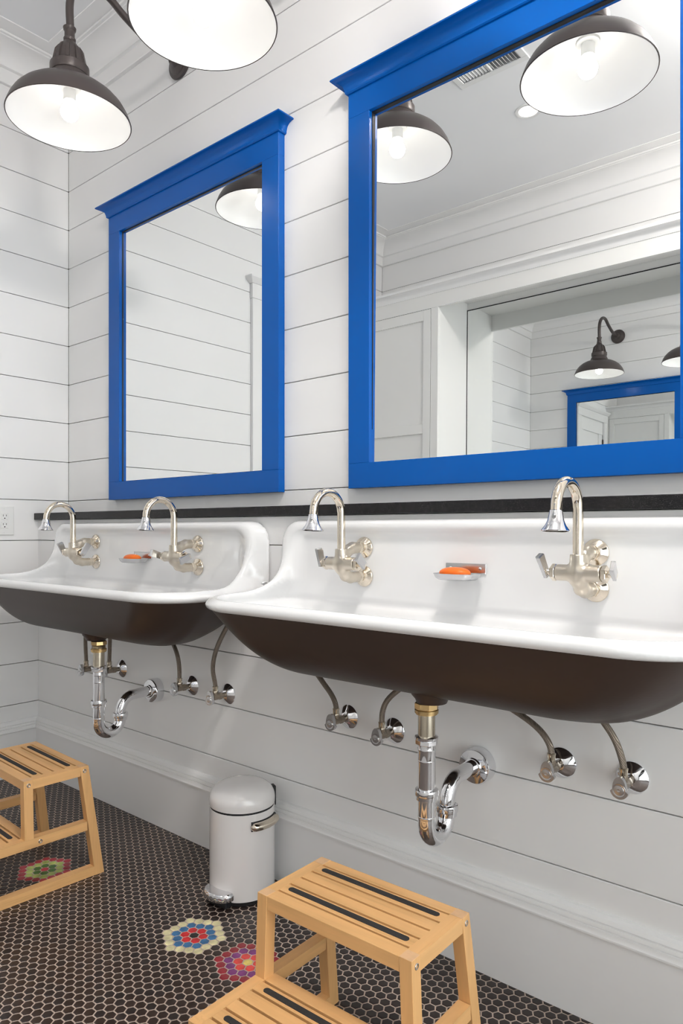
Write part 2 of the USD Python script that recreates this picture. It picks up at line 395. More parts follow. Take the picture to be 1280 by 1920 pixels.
# baseboards: tall board, moulded cap with two grooves
bz = -.8287 + H
base_prof = [(0, 0), (.020, 0), (.020, bz - .0485), (.0215, bz - .048), (.0275, bz - .0450), (.0275, bz - .041), (.0250, bz - .037), (.0240, bz - .0290), (.0205, bz - .0282), (.0205, bz - .0262), (.0230, bz - .0254), (.0210, bz - .0178),
             (.0170, bz - .0170), (.0170, bz - .0150), (.0195, bz - .0142), (.0155, bz - .006), (.008, bz - .001), (0, bz)]
def board_run(name, p0, p1, ends=(1, 1)):
    p = np.array([p0, p1], float); d = (p[1] - p[0]) / np.linalg.norm(p[1] - p[0]); nr = np.array([-d[1], d[0]]); rows = []
    for e, sgn in ((0, 1), (1, -1)):
        rows.append([(*(p[e] + nr * o + d * sgn * o * ends[e]), z) for o, z in base_prof])
    v = np.array(rows).reshape(-1, 3); n = len(base_prof); j = np.arange(n)
    f = np.stack([j, (j + 1) % n, n + (j + 1) % n, n + j], 1)
    obj(name, (v, np.vstack([f[:, [0, 1, 2]], f[:, [0, 2, 3]]])), 'trim', None, 25, kind='structure')
board_run('baseboard_back', (RX, LOW), (0, LOW))
board_run('baseboard_left', (0, LOW), (0, -1.15), (1, 0))

# door in the left wall, cased, with a crowned header
d1 = thing('door_1', kind='structure')
obj('casing', box(0, .022, -1.25, -1.150, 0, 1.340 + H, .002), 'trim', d1, False)
obj('casing', box(0, .022, -2.030, -1.93, 0, 1.340 + H, .002), 'trim', d1, False)
obj('header', box(0, .026, -2.030, -1.145, 1.340 + H, 1.425 + H, .002), 'trim', d1, False)
obj('header_crown', hull([(0, y0, z) for y0 in (-2.036, -1.140) for z in (1.425 + H,)] + [(.030, y0, 1.425 + H) for y0 in (-2.036, -1.140)] + [(x, y0, z) for x in (0, .055) for y0 in (-2.04, -1.112) for z in (1.452 + H, 1.462 + H)]), 'trim', d1, False)
obj('slab', cat(box(-.045, -.015, -1.93, -1.25, .01, 1.34 + H, .001)), 'trim', d1, False)
for y0, y1, z0, z1 in ((-1.93, -1.82, .01, 1.335 + H), (-1.36, -1.25, .01, 1.335 + H), (-1.82, -1.36, 1.22 + H, 1.335 + H), (-1.82, -1.36, .01, .22), (-1.82, -1.36, .95, 1.07)):
    obj('stile', box(-.016, -.004, y0 + .001, y1 - .001, z0, z1, .001), 'trim', d1, False)
for z in (.3, 1.2, 2.12):
    obj('hinge', cat(box(-.004, .004, -1.945, -1.915, z, z + .09, .001), xf(lathe([(.006, 0), (.006, .09)], 10), (.004, -1.93, z))), 'bronze', d1, 40)

# ------------------------------------------------------------------ floor of hexagon mosaic
PT = .02502
floor = thing('floor', kind='structure')
obj('grout_bed', box(-.1, RX + .1, FY - .1, 0, -.06, -.0012, 0), 'grout', floor, False)
B0 = np.array([1.5752, -.5105]); A1 = PT * np.array([math.cos(PI / 6), .5]); A2 = np.array([0, PT])
FLOWERS = {(0, 0): ('t_black', 't_red', 't_blue', 't_cream'), (9, -4): ('t_yellow', 't_coral', 't_purple', 't_maroon'), (-30, 12): ('t_crimson', 't_green', 't_lime', 't_crimson')}
def hexd(i, j): return np.maximum(np.maximum(np.abs(i), np.abs(j)), np.abs(i + j))
I, J = np.meshgrid(np.arange(-80, 140), np.arange(-200, 160), indexing='ij'); I, J = I.ravel(), J.ravel()
C = B0 + I[:, None] * A1 + J[:, None] * A2
ok = (C[:, 0] > -.005) & (C[:, 0] < RX) & (C[:, 1] < LOW - .012) & (C[:, 1] > FY - .01)
I, J, C = I[ok], J[ok], C[ok]
th = np.arange(6) * PI / 3
def hex_tiles(cs):
    """cushion-edged hexagons: top face, two bevel rings and the side"""
    cs = np.atleast_2d(cs); R = .0226 / math.sqrt(3)
    rings = [(R * .74, 0.0), (R * .90, -.00035), (R * .985, -.0014), (R, -.004)]
    v = np.array([[(r * math.cos(t), r * math.sin(t), z) for t in th] for r, z in rings]).reshape(-1, 3)
    f = [(0, i, i + 1) for i in range(1, 5)]
    for k in range(3):
        for i in range(6):
            a, b, c, d = k * 6 + i, k * 6 + (i + 1) % 6, (k + 1) * 6 + (i + 1) % 6, (k + 1) * 6 + i
            f += [(a, d, c), (a, c, b)]
    f = np.array(f); n = len(cs)
    V = (v[None] + np.c_[cs, np.zeros(n)][:, None]).reshape(-1, 3)
    return V, (f[None] + (np.arange(n) * len(v))[:, None, None]).reshape(-1, 3)
special = np.zeros(len(C), bool)
for (fi, fj), ms in FLOWERS.items():
    dd = hexd(I - fi, J - fj)
    for k in np.where(dd <= 3)[0]:
        special[k] = True
        obj('flower_tile', hex_tiles(C[k]), ms[dd[k]], floor, 50, label=ms[dd[k]][2:] + ' glazed hexagon tile')
rel = np.c_[C, np.zeros(len(C))] - np.array([3.0841, -1.6871, H])
dep = rel @ np.array([-sa, ca, 0]); side = rel @ np.array([ca, sa, 0])
pu, pv = 640 + 1336.2 * side / np.maximum(dep, .05), 992.1 + 1336.2 * H / np.maximum(dep, .05)
near = (dep > .2) & (pu > -5) & (pv < 1930) & ~special & (pu < 350 + np.clip((1915 - pv) * 1.48, 0, 130))
pick = np.where(near)[0]; pick = pick[np.argsort(dep[pick])][:300]
for k in pick:
    obj('tile', hex_tiles(C[k]), ('tile_a', 'tile_b', 'tile_c', 'tile_a')[int(rng.integers(4))], floor, 50)
rest = ~special; rest[pick] = False
obj('tile_field', hex_tiles(C[rest]), 'tile_mix', floor, 50, kind='stuff')

# ------------------------------------------------------------------ ledge
lg = thing('granite_ledge', 'long black speckled granite ledge running along the wall above both sinks', 'ledge', (0, 0, .041 + H))
obj('slab', box(.001, RX - .002, LOW - .020, -.001, 0, .0295, .0018), 'granite', lg, False)

# ------------------------------------------------------------------ wall mirrors with blue frames
def wall_mirror(cx, label, tilt):
    t = thing('wall_mirror', label, 'mirror', (cx, 0, .123 + H), group='blue framed mirrors over the sinks')
    W, S, y0, y1, zt, zb = .5094, .080, -.0015, -.030, 1.204, .0745
    top = 1.1165
    obj('stile', box(-W, -W + S, y1, y0, zb, top, .0008), 'blue', t, False)
    obj('stile', box(W - S, W, y1, y0, zb, top, .0008), 'blue', t, False)
    obj('bottom_rail', box(-W, W, y1, y0, 0, zb, .0008), 'blue', t, False)
    obj('top_rail', box(-W, W, y1, y0, top, zt, .0008), 'blue', t, False)
    prof = [(0, 1.1900), (.0045, 1.1900), (.0075, 1.1930), (.0075, 1.1990)] + [(.009 + .029 * (1 - math.cos(a)), 1.2010 + .026 * math.sin(a)) for a in np.linspace(.1, PI / 2, 8)] + [(.0400, 1.2275), (.0405, 1.2305), (.0385, 1.2335), (0, 1.2335)]
    path = [(W, 0.0), (W, y1), (-W, y1), (-W, 0.0)]
    cr = mitred(prof, path[::-1])
    obj('crown', cat(cr, box(-W, W, y1, y0, 1.202, 1.2332, .0005)), 'blue', t, 30)
    for x0, x1, z0, z1 in ((-W + S - .001, -W + S + .0025, zb - .002, top + .002), (W - S - .0025, W - S + .001, zb - .002, top + .002), (-W + S, W - S, zb - .002, zb + .0025), (-W + S, W - S, top - .0035, top + .002)):
        obj('rebate', box(x0, x1, -.0165, y0, z0, z1, .0004), 'blackgap', t, False)
    g = box(-W + S - .004, W - S + .004, -.002, .002, -.52, .52, 0)
    obj('glass', xf(g, (0, -.0115, (zb + top) / 2), rx=-tilt), 'mirror', t, False)
    return t
wall_mirror(.893, 'blue framed wall mirror nearer the corner, over the far sink', 0.0)
wall_mirror(2.2116, 'large blue framed wall mirror over the near sink, reflecting the niche', .0071)

# ------------------------------------------------------------------ barn lights
def barn_light(x, label):
    t = thing('barn_light', label, 'wall light', (x, 0, 1.79 + H), group='gooseneck barn lights above the mirrors')
    Y, Z = -.455, 1.3726 - 1.79
    obj('wall_plate', cat(out_y(lathe([(.060, .001), (.062, .006), (.060, .011), (.048, .014), (.044, .020), (.026, .026), (.022, .040), (.016, .046)], 36)),
                          *[xf(out_y(lathe([(.006, 0), (.006, .004), (.003, .006)], 12)), (.042 * math.cos(a), -.013, .042 * math.sin(a))) for a in (.8, 2.4, 3.9, 5.5)]), 'bronze', t, 40)
    yc, zc, r = -.340, 1.758 - 1.79, .115
    pts = [(0, -.03, 0), (0, -.09, .003), (0, -.15, .010), (0, -.205, .030)]
    pts += [(0, yc + r * math.sin(a), zc + r * math.cos(a)) for a in np.radians([38, 20, 0, -20, -45, -70, -90])]
    pts += [(0, Y, zc - .03), (0, Y, 1.640 - 1.79)]
    obj('arm', tube(spline(pts, 60), .0128, 18), 'bronze', t)
    def L(prof, n=40, **k): return xf(lathe(prof, n, **k), (0, Y, Z))
    obj('collar', L([(.0135, .262), (.019, .264), (.020, .272), (.0165, .277), (.0165, .298), (.020, .302), (.021, .309), (.017, .313), (.0128, .314)]), 'bronze', t)
    ribs = [L([(.060, .150), (.063, .156), (.063, .178), (.055, .182), (.050, .184), (.043, .222), (.036, .240), (.026, .250), (.018, .264)])]
    for k in range(10):
        a = k * 2 * PI / 10
        b = hull([(r_, s * w_, z_) for s in (-1, 1) for r_, w_, z_ in ((.046, .007, .183), (.0565, .006, .183), (.038, .005, .236), (.0475, .0045, .226), (.036, .004, .243))])
        ribs.append(xf(b, (0, Y, Z), rz=a))
    obj('cap', cat(*ribs), 'bronze', t, 40)
    dome_ = [(.1985, 0), (.1960, .012), (.188, .032), (.176, .052), (.158, .072), (.136, .089), (.112, .101), (.090, .108), (.078, .112), (.072, .118), (.068, .128), (.062, .140), (.058, .151)]
    obj('shade', L(dome_ + [(.030, .154)], 64, cap0=False), 'bronze', t)
    inner = [(.1965, -.0005), (.1938, .011), (.1858, .031), (.1738, .050), (.156, .070), (.134, .0865), (.110, .0985), (.088, .105), (.070, .108), (.030, .109)]
    v, f = L(inner, 64, cap0=False)
    obj('shade_lining', (v, f[:, ::-1]), 'shade_white', t)
    obj('rim', L([(.1962, -.001), (.1985, -.0015), (.2000, .0005), (.1990, .003), (.1965, .002)], 64, cap0=False, cap1=False), 'bronze', t)
    obj('socket', L([(.017, .062), (.020, .064), (.020, .100), (.034, .103), (.034, .1085)], 24), 'plate', t)
    bulb = [(.001, -.0030)] + [(.0295 * math.sin(a), .0265 - .0295 * math.cos(a)) for a in np.linspace(.25, 2.3, 12)] + [(.0165, .056), (.0135, .066)]
    obj('bulb', L(bulb, 24), 'bulb', t)
    return t
bl = barn_light(.8387, 'bronze barn light above the mirror nearer the corner, its whole arm and shade in view')
copy(bl, (1.5459, 0, 1.79 + H), 0, 'bronze barn light between the two mirrors, only its lit shade showing at the top')
copy(bl, (2.2551, 0, 1.79 + H), 0, 'bronze barn light over the large near mirror, seen only reflected in the glass')

# ------------------------------------------------------------------ trough sinks
SX1, SX2, HL = .837, 2.190, .650
SZ = -.365 + H
def sink_fields():
    def st(x, a, b):
        q = np.clip((x - a) / (b - a), 0, 1); return q * q * (3 - 2 * q)
    def pinch(v, w): return st(w, -.20, -.14)
    def cavity(u, v, w):
        t = np.maximum(0, -.205 - w); u = np.abs(u) + .03 * st(w, -.20, -.14); a = u + .85 * t + 1.0 * t * t
        fr, bk = .362, .022
        q = np.clip((v - .12) / .14, 0, 1); q = q * q * (3 - 2 * q)
        vv = v + t * (1.04 * q - .62)
        c = rrect(a, vv - (fr + bk) / 2, .614, (fr - bk) / 2, .065 + .083 * q)
        c = smax(c, -(w + .339), .10)
        capd = rrect(u, w + 1.008, .612, 1.0, .062)
        return smax(c, capd, .02)
    def white(u, v, w):
        Lp = smin(v - .045, w + .176, .165)
        u = np.abs(u); u0 = u; u = u + pinch(v, w) * (.030 - .040 * (1 - st(v, -.012, .060)))
        plan = rrect(u, v + .604, HL, 1.0, .175)
        top = rrect(u, w + .975, HL, 1.0, .080)
        h = smax(smax(Lp, plan, .032), top, .024)
        cv = cavity(u0, v, w)
        rim = smax(h, -(w + .209), .02)
        shell = smin(rim, np.maximum(cv - .017, w + .20), .012)
        return np.maximum(smax(shell, -cv, .024), -(v - .002))
    def dark(u, v, w):
        cv = cavity(u, v, w)
        return np.maximum(np.maximum(np.maximum(cv - .024, -(cv - .008)), w + .197), -(v - .002))
    return white, dark
W_, D_ = sink_fields()
def as_room(m, s=SZ - H):
    v, f = m; return np.stack([v[:, 0], -v[:, 1], v[:, 2] - s], 1), f[:, ::-1]
sink_white = as_room(nets(W_, (-.675, -.008, -.385), (.675, .425, .045), .005))
sink_dark = as_room(nets(D_, (-.675, -.008, -.385), (.675, .42, -.17), .005))
sk = thing('trough_sink', 'far white enamelled trough sink with dark underside, next to the corner', 'sink', (SX1, LOW, SZ), 0, 'wall hung trough sinks')
obj('basin', sink_white, 'enamel', sk, True)
obj('underside', sink_dark, 'iron', sk, True, label='dark brown painted cast iron underside')
bu = np.linspace(.58, .68, 400); bv = W_(bu, np.full(400, .020), np.full(400, -.171)); bu = bu[np.where(bv < 0)[0].max()]
bd = lathe([(.0125, -.002), (.0125, .0016), (.0105, .0024), (.0100, .0014), (.0004, .0018)], 28)
bd = xf((bd[0] * np.array([.62, 1, 1]), bd[1]), ry=PI / 2)
bd = xf(bd, (bu, -.020, -.171 + H - SZ), rz=-.55)
obj('badge', bd, 'steel', sk, 40, label='small oval metal maker\'s badge')
obj('drain_boss', xf(lathe([(.050, .020), (.044, .006), (.037, -.002), (.033, -.011), (.028, -.0115)], 32), (.04, -.236, 0)), 'iron', sk, 40)
copy(sk, (SX2, LOW, SZ), 0, 'near white enamelled trough sink with dark underside, largest in the picture')

# ------------------------------------------------------------------ drain traps
def trap(x, dz, label):
    t = thing('drain_trap', label, 'drain pipe', (x, 0, H + dz), 0, 'chrome traps under the sinks')
    y = -.379
    def L(prof, n=28): return xf(lathe(prof, n), (0, y, 0))
    top = -.3785 - dz
    obj('brass_nut', cat(xf(nut(.0265, top - .0135, top, 8), (0, y, 0)), L([(.0235, -.404), (.0235, -.402), (.026, -.401), (.0262, -.394), (.024, -.3925), (.024, -.391)])), 'brass', t, 30)
    thr = [(.0215, -.393)]
    for k in range(6): thr += [(.0228, -.3925 + k * .0021), (.0215, -.3915 + k * .0021)]
    obj('thread', L(thr), 'tailpiece', t, 30)
    obj('tailpiece', L([(.0188, -.468), (.0188, -.400)]), 'tailpiece', t)
    obj('slip_nut', xf(cat(nut(.0245, -.470, -.459, 8), lathe([(.0195, -.459), (.0255, -.458), (.0258, -.453), (.0200, -.451)], 28)), (0, y, 0)), 'chrome', t, 30)
    obj('extension_tube', L([(.0190, -.580), (.0190, -.508), (.0196, -.507), (.0196, -.504), (.0190, -.503), (.0190, -.484), (.0198, -.483), (.0198, -.479), (.0190, -.478), (.0190, -.466)]), 'chrome', t, 40)
    obj('slip_nut', L([(.0195, -.592), (.0235, -.590), (.0235, -.582), (.0262, -.580), (.0268, -.574), (.0255, -.568), (.0200, -.567)]), 'chrome', t, 40)
    r = .0415; yc = y + r; zc = -.644
    bend = [(0, y, -.585), (0, y, -.61), (0, y, -.63)] + [(0, yc - r * math.cos(a), zc - r * math.sin(a)) for a in np.linspace(0, PI, 22)] + [(0, y + 2 * r, -.632)]
    obj('trap_bend', cat(tube(bend, .0192, 24), L([(.0194, -.632), (.0199, -.631), (.0199, -.627), (.0194, -.626)])), 'chrome', t, 50)
    y2 = y + 2 * r
    obj('slip_nut', xf(lathe([(.0195, -.652), (.0230, -.650), (.0230, -.642), (.0255, -.640), (.0262, -.633), (.0250, -.626), (.0195, -.624)], 28), (0, y2, 0)), 'chrome', t, 40)
    R = .052
    el = [(0, y2, -.640), (0, y2, -.626)] + [(0, y2 + R - R * math.cos(a), -.624 + R * math.sin(a)) for a in np.linspace(0, PI / 2 - .05, 14)] + [(0, -.20, -.5705), (0, LOW, -.569)]
    obj('wall_arm', tube(el, .0178, 24), 'chrome', t)
    obj('wall_flange', xf(out_y(lathe([(.0425, 0), (.0425, .026), (.0395, .031), (.030, .033), (.0225, .034), (.0215, .040), (.0185, .041)], 40)), (0, LOW - .0005, -.572)), 'chrome', t, 40)
trap(SX2 + .026, 0.0, 'chrome P trap and drain pipe under the near sink')
trap(SX1 + .055, -.012, 'chrome P trap and drain pipe under the far sink')

# ------------------------------------------------------------------ supply valves with braided hoses
def valve(x, z, hose, label, turn=.5):
    t = thing('supply_valve', label, 'shutoff valve', (x, LOW, z + H), 0, 'shutoff valves under the sinks')
    obj('escutcheon', out_y(lathe([(.0335, .0005), (.0338, .003), (.031, .006), (.020, .0145), (.0135, .018), (.0115, .0185), (.0095, .0185)], 36)), 'chrome', t, 40)
    obj('pipe', cat(out_y(lathe([(.0085, .015), (.0085, .040)], 18)), out_y(lathe([(.0105, .030), (.0118, .032), (.0118, .044), (.0105, .046)], 6))), 'valve', t, 30)
    obj('body', cat(out_y(lathe([(.0095, .044), (.0105, .046), (.0105, .066), (.008, .068)], 18)),
                    xf(lathe([(.0085, 0), (.0088, .012), (.0075, .014)], 16), (0, -.056, 0)),
                    xf(nut(.0098, .012, .020), (0, -.056, 0))), 'valve', t, 30)
    el = np.array([(.0165 * math.cos(a) * (1 if math.sin(a) < 0 else .75), .0165 * math.sin(a) * (1 if math.sin(a) < 0 else 1.45)) for a in np.linspace(0, 2 * PI, 28, endpoint=False)])
    k = prism(el, 0, .010, 'z'); cap_ = lathe([(.0125, .010), (.012, .0112), (.0095, .0108), (.009, .0118), (.003, .0122), (.003, .0108), (.0008, .0106)], 20)
    k = (k[0] * np.array([1.12, 1.12, 1]), k[1]); cap_ = (cap_[0] * np.array([1.1, 1.1, 1]), cap_[1])
    h = cat(k, cap_, lathe([(.006, -.012), (.006, .001)], 12))
    obj('handle', xf(xf(h, rx=PI / 2), (0, -.073, -.004), ry=0), 'steel', t, 35)
    p = [(0, -.056, .034)] + [(px - x, py - LOW, pz - z) for px, py, pz in hose]
    obj('ferrule', xf(lathe([(.0078, .017), (.0086, .019), (.0086, .030), (.0092, .031), (.0092, .034), (.007, .035)], 16), (0, -.056, 0)), 'tailpiece', t, 35)
    q = [(0, -.056, .028), (0, -.056, .036)] + p[1:]
    obj('hose', tube(spline(q, 44), .0072, 14), 'braid', t, True)
Yh = LOW - .056
valve(1.800, -.528, [(1.786, Yh, -.462), (1.757, Yh, -.434), (1.715, Yh + .008, -.405), (1.68, -.19, -.385)], 'chrome shutoff valve with braided hose, leftmost under the near sink')
valve(1.958, -.538, [(1.961, Yh, -.475), (1.973, Yh, -.449), (1.997, Yh, -.424), (2.03, -.195, -.395)], 'chrome shutoff valve with braided hose just left of the near trap')
valve(2.423, -.525, [(2.412, Yh, -.462), (2.389, Yh, -.440), (2.355, Yh, -.421), (2.31, Yh + .006, -.405), (2.27, -.19, -.392)], 'chrome shutoff valve with braided hose just right of the near trap')
valve(2.578, -.524, [(2.573, Yh, -.466), (2.561, Yh, -.436), (2.541, Yh, -.407), (2.515, -.195, -.380)], 'chrome shutoff valve with braided hose, rightmost under the near sink')
valve(.500, -.552, [(.497, Yh, -.48), (.495, Yh, -.43), (.495, -.195, -.370)], 'chrome shutoff valve with braided hose, leftmost under the far sink')
valve(.666, -.536, [(.668, Yh, -.46), (.67, Yh, -.42), (.668, -.195, -.370)], 'chrome shutoff valve half hidden behind the far trap pipe')
valve(1.098, -.540, [(1.096, Yh, -.465), (1.084, Yh, -.425), (1.060, Yh + .004, -.398), (1.03, -.19, -.375)], 'chrome shutoff valve with bent hose right of the far trap')
valve(1.286, -.541, [(1.276, Yh, -.47), (1.280, Yh, -.415), (1.308, Yh + .002, -.355), (1.345, -.195, -.300)], 'chrome shutoff valve with long curved hose, rightmost under the far sink')

# ------------------------------------------------------------------ faucets
FB = -.167                                   # face of the sink back
def faucet(x, label, lh, rh):
    t = thing('faucet', label, 'faucet', (x, FB, -.128 + H), 0, 'wall mounted gooseneck faucets')
    yc, zt, zm = -.098, .078, .038
    def body(X, Y, Z):
        P = (X, Y, Z); k = .009
        d = seg(P, (0, yc, .026), (0, yc, .064), .0162)
        d = np.maximum(smin(d, seg(P, (0, yc, .03), (0, yc, .09), .0162), .002), Z - .076)
        ar = smin(seg(P, (-.052, yc, zm), (0, yc, zm), .0170), seg(P, (.056, yc, zm), (0, yc, zm), .0170), .004)
        d = smin(d, np.maximum(ar, np.abs(X - .002) - .047), k)
        up = [(0, -.030, zt), (0, -.052, zt), (0, -.075, .070), (0, -.090, .052)]
        dn = [(0, -.030, 0), (0, -.060, 0), (0, -.080, .006), (0, -.094, .024)]
        for path in (up, dn):
            e = seg(P, path[0], path[1], .0150)
            for a, b in zip(path[1:-1], path[2:]): e = smin(e, seg(P, a, b, .0156), .004)
            d = smin(d, np.maximum(e, Y + .030), k)
        return d
    obj('body', nets(body, (-.064, -.124, -.026), (.066, -.02, .102), .0020), 'satin', t, True)
    for z in (0, zt):
        obj('wall_flange', xf(out_y(lathe([(.0285, .0005), (.0288, .003), (.027, .006), (.0185, .010), (.0165, .014), (.0125, .016)], 36)), (0, 0, z)), 'nickel', t, 40)
        obj('union_nut', xf(cat(out_y(nut(.0168, .021, .031)), out_y(lathe([(.0125, .010), (.0135, .012), (.0135, .020), (.0125, .022)], 20))), (0, 0, z)), 'nickel', t, 30)
    r = .0535; zc = .170 - .001
    pts = [(0, yc, .06), (0, yc, .11), (0, yc, .15), (0, yc, zc)] + [(0, yc - r + r * math.cos(a), zc + r * math.sin(a)) for a in np.linspace(.12, PI - .12, 26)]
    end = np.array([0, yc - 2 * r - .0005, zc - .004]); pts += [tuple(end)]
    obj('spout', tube(pts, .0108, 20), 'nickel', t)
    bell = lathe([(.0255, -.0380), (.0268, -.0385), (.0275, -.037), (.0245, -.033), (.0195, -.026), (.0160, -.018), (.0138, -.008), (.0126, 0), (.0126, .0025), (.0108, .003)], 32, cap0=False)
    face_ = lathe([(.0001, -.0368), (.0256, -.0372)], 32, cap0=False, cap1=False)
    obj('shower_bell', xf(cat(bell, (face_[0], face_[1][:, ::-1])), tuple(end - np.array([0, .0, .003])), rx=-.07), 'chrome', t)
    for sx, ang in ((-1, lh), (1, rh)):
        x0 = -.046 if sx < 0 else .050
        stem = cat(xf(nut(.0178, 0, .010), ry=sx * PI / 2), xf(lathe([(.0060, .008), (.0075, .012), (.0065, .020), (.0085, .022), (.0085, .027)], 16), ry=sx * PI / 2))
        obj('handle_stem', xf(stem, (x0, yc, zm)), 'nickel', t, 35)
        # tapering lever blade, leaning out a little, turned about the stem's axis
        lo_, hi_ = .0092, .0118
        P = []
        for xx in (.019, .026):
            P += [(sx * xx, -lo_, -.010), (sx * xx, lo_, -.010)]
        for xx in (.026, .034):
            P += [(sx * xx, -hi_, .036), (sx * xx, hi_, .036), (sx * (xx + .002), -hi_ + .002, .0385), (sx * (xx + .002), hi_ - .002, .0385)]
        obj('handle', xf(xf(hull(P), rx=ang), (x0, yc, zm)), 'steel', t, 30)
    return t
# a lever turned by +angle leans into the room (-y)
faucet(.518, 'gooseneck faucet leftmost on the far sink, nearest the corner', .35, -.5)
faucet(1.156, 'gooseneck faucet right of the soap dish on the far sink, one lever pointing forward', 1.25, 1.9)
faucet(1.874, 'gooseneck faucet left of the soap dish on the near sink', .08, .95)
faucet(2.509, 'gooseneck faucet rightmost on the near sink, both levers up', .40, 1.05)

# ------------------------------------------------------------------ soap dishes and soaps
def soap_dish(x, label, slabel, grp):
    t = thing('soap_dish', label, 'soap dish', (x, FB, -.1085 + H), 0, 'metal soap dishes on the sinks')
    obj('back_plate', box(-.056, .056, -.0035, -.0002, 0, .0250, .0012), 'steel', t, 30)
    rows, n = [], 48
    tt = np.arange(n) * 2 * PI / n
    sq = lambda c, p: np.sign(c) * np.abs(c) ** p
    for a, b, z in ((.030, .020, -.0135), (.044, .030, -.0125), (.051, .0355, -.007), (.0545, .0385, .0005), (.0560, .0395, .002), (.0552, .0388, .0028), (.0515, .0355, .0005), (.048, .033, -.006), (.040, .027, -.0105), (.028, .018, -.0115)):
        rows.append(np.stack([a * sq(np.cos(tt), .62), -.042 + b * sq(np.sin(tt), .62), np.full(n, z)], 1))
    v = np.vstack(rows); i, j = np.meshgrid(np.arange(len(rows) - 1), np.arange(n), indexing='ij')
    f = np.stack([i * n + j, i * n + (j + 1) % n, (i + 1) * n + (j + 1) % n, (i + 1) * n + j], -1).reshape(-1, 4)
    k = len(v); v = np.vstack([v, [[0, -.042, -.0135], [0, -.042, -.0115]]])
    j = np.arange(n); e = (len(rows) - 1) * n
    f3 = np.vstack([f[:, [0, 1, 2]], f[:, [0, 2, 3]], np.stack([(j + 1) % n, j, np.full(n, k)], 1), np.stack([e + j, e + (j + 1) % n, np.full(n, k + 1)], 1)])
    obj('tray', (v, f3), 'steel', t, 40)
    for s in (-1, 1):
        obj('screw', xf(out_y(lathe([(.0042, .003), (.0040, .0050), (.0022, .0064), (.0004, .0068)], 16)), (s * .041, 0, .0135)), 'chrome', t)
    m = trimesh.creation.icosphere(subdivisions=4); sv = np.array(m.vertices)
    sv = np.sign(sv) * np.abs(sv) ** np.array([.82, .82, .9]); sv = sv / np.maximum(np.linalg.norm(sv, axis=1, keepdims=True) ** .5, .01)
    so = thing('soap_bar', slabel, 'soap', (x - .006, FB - .042, -.1085 - .0112 + H), .06, 'orange soaps in the dishes')
    obj('bar', (sv * np.array([.040, .0235, .0145]) + np.array([0, 0, .0143]), np.array(m.faces)), 'soap', so, True)
soap_dish(2.190, 'metal soap dish with two screws on the back of the near sink', 'oval orange soap bar in the near sink\'s dish', None)
soap_dish(.838, 'metal soap dish between the faucets of the far sink', 'oval orange soap bar in the far sink\'s dish', None)

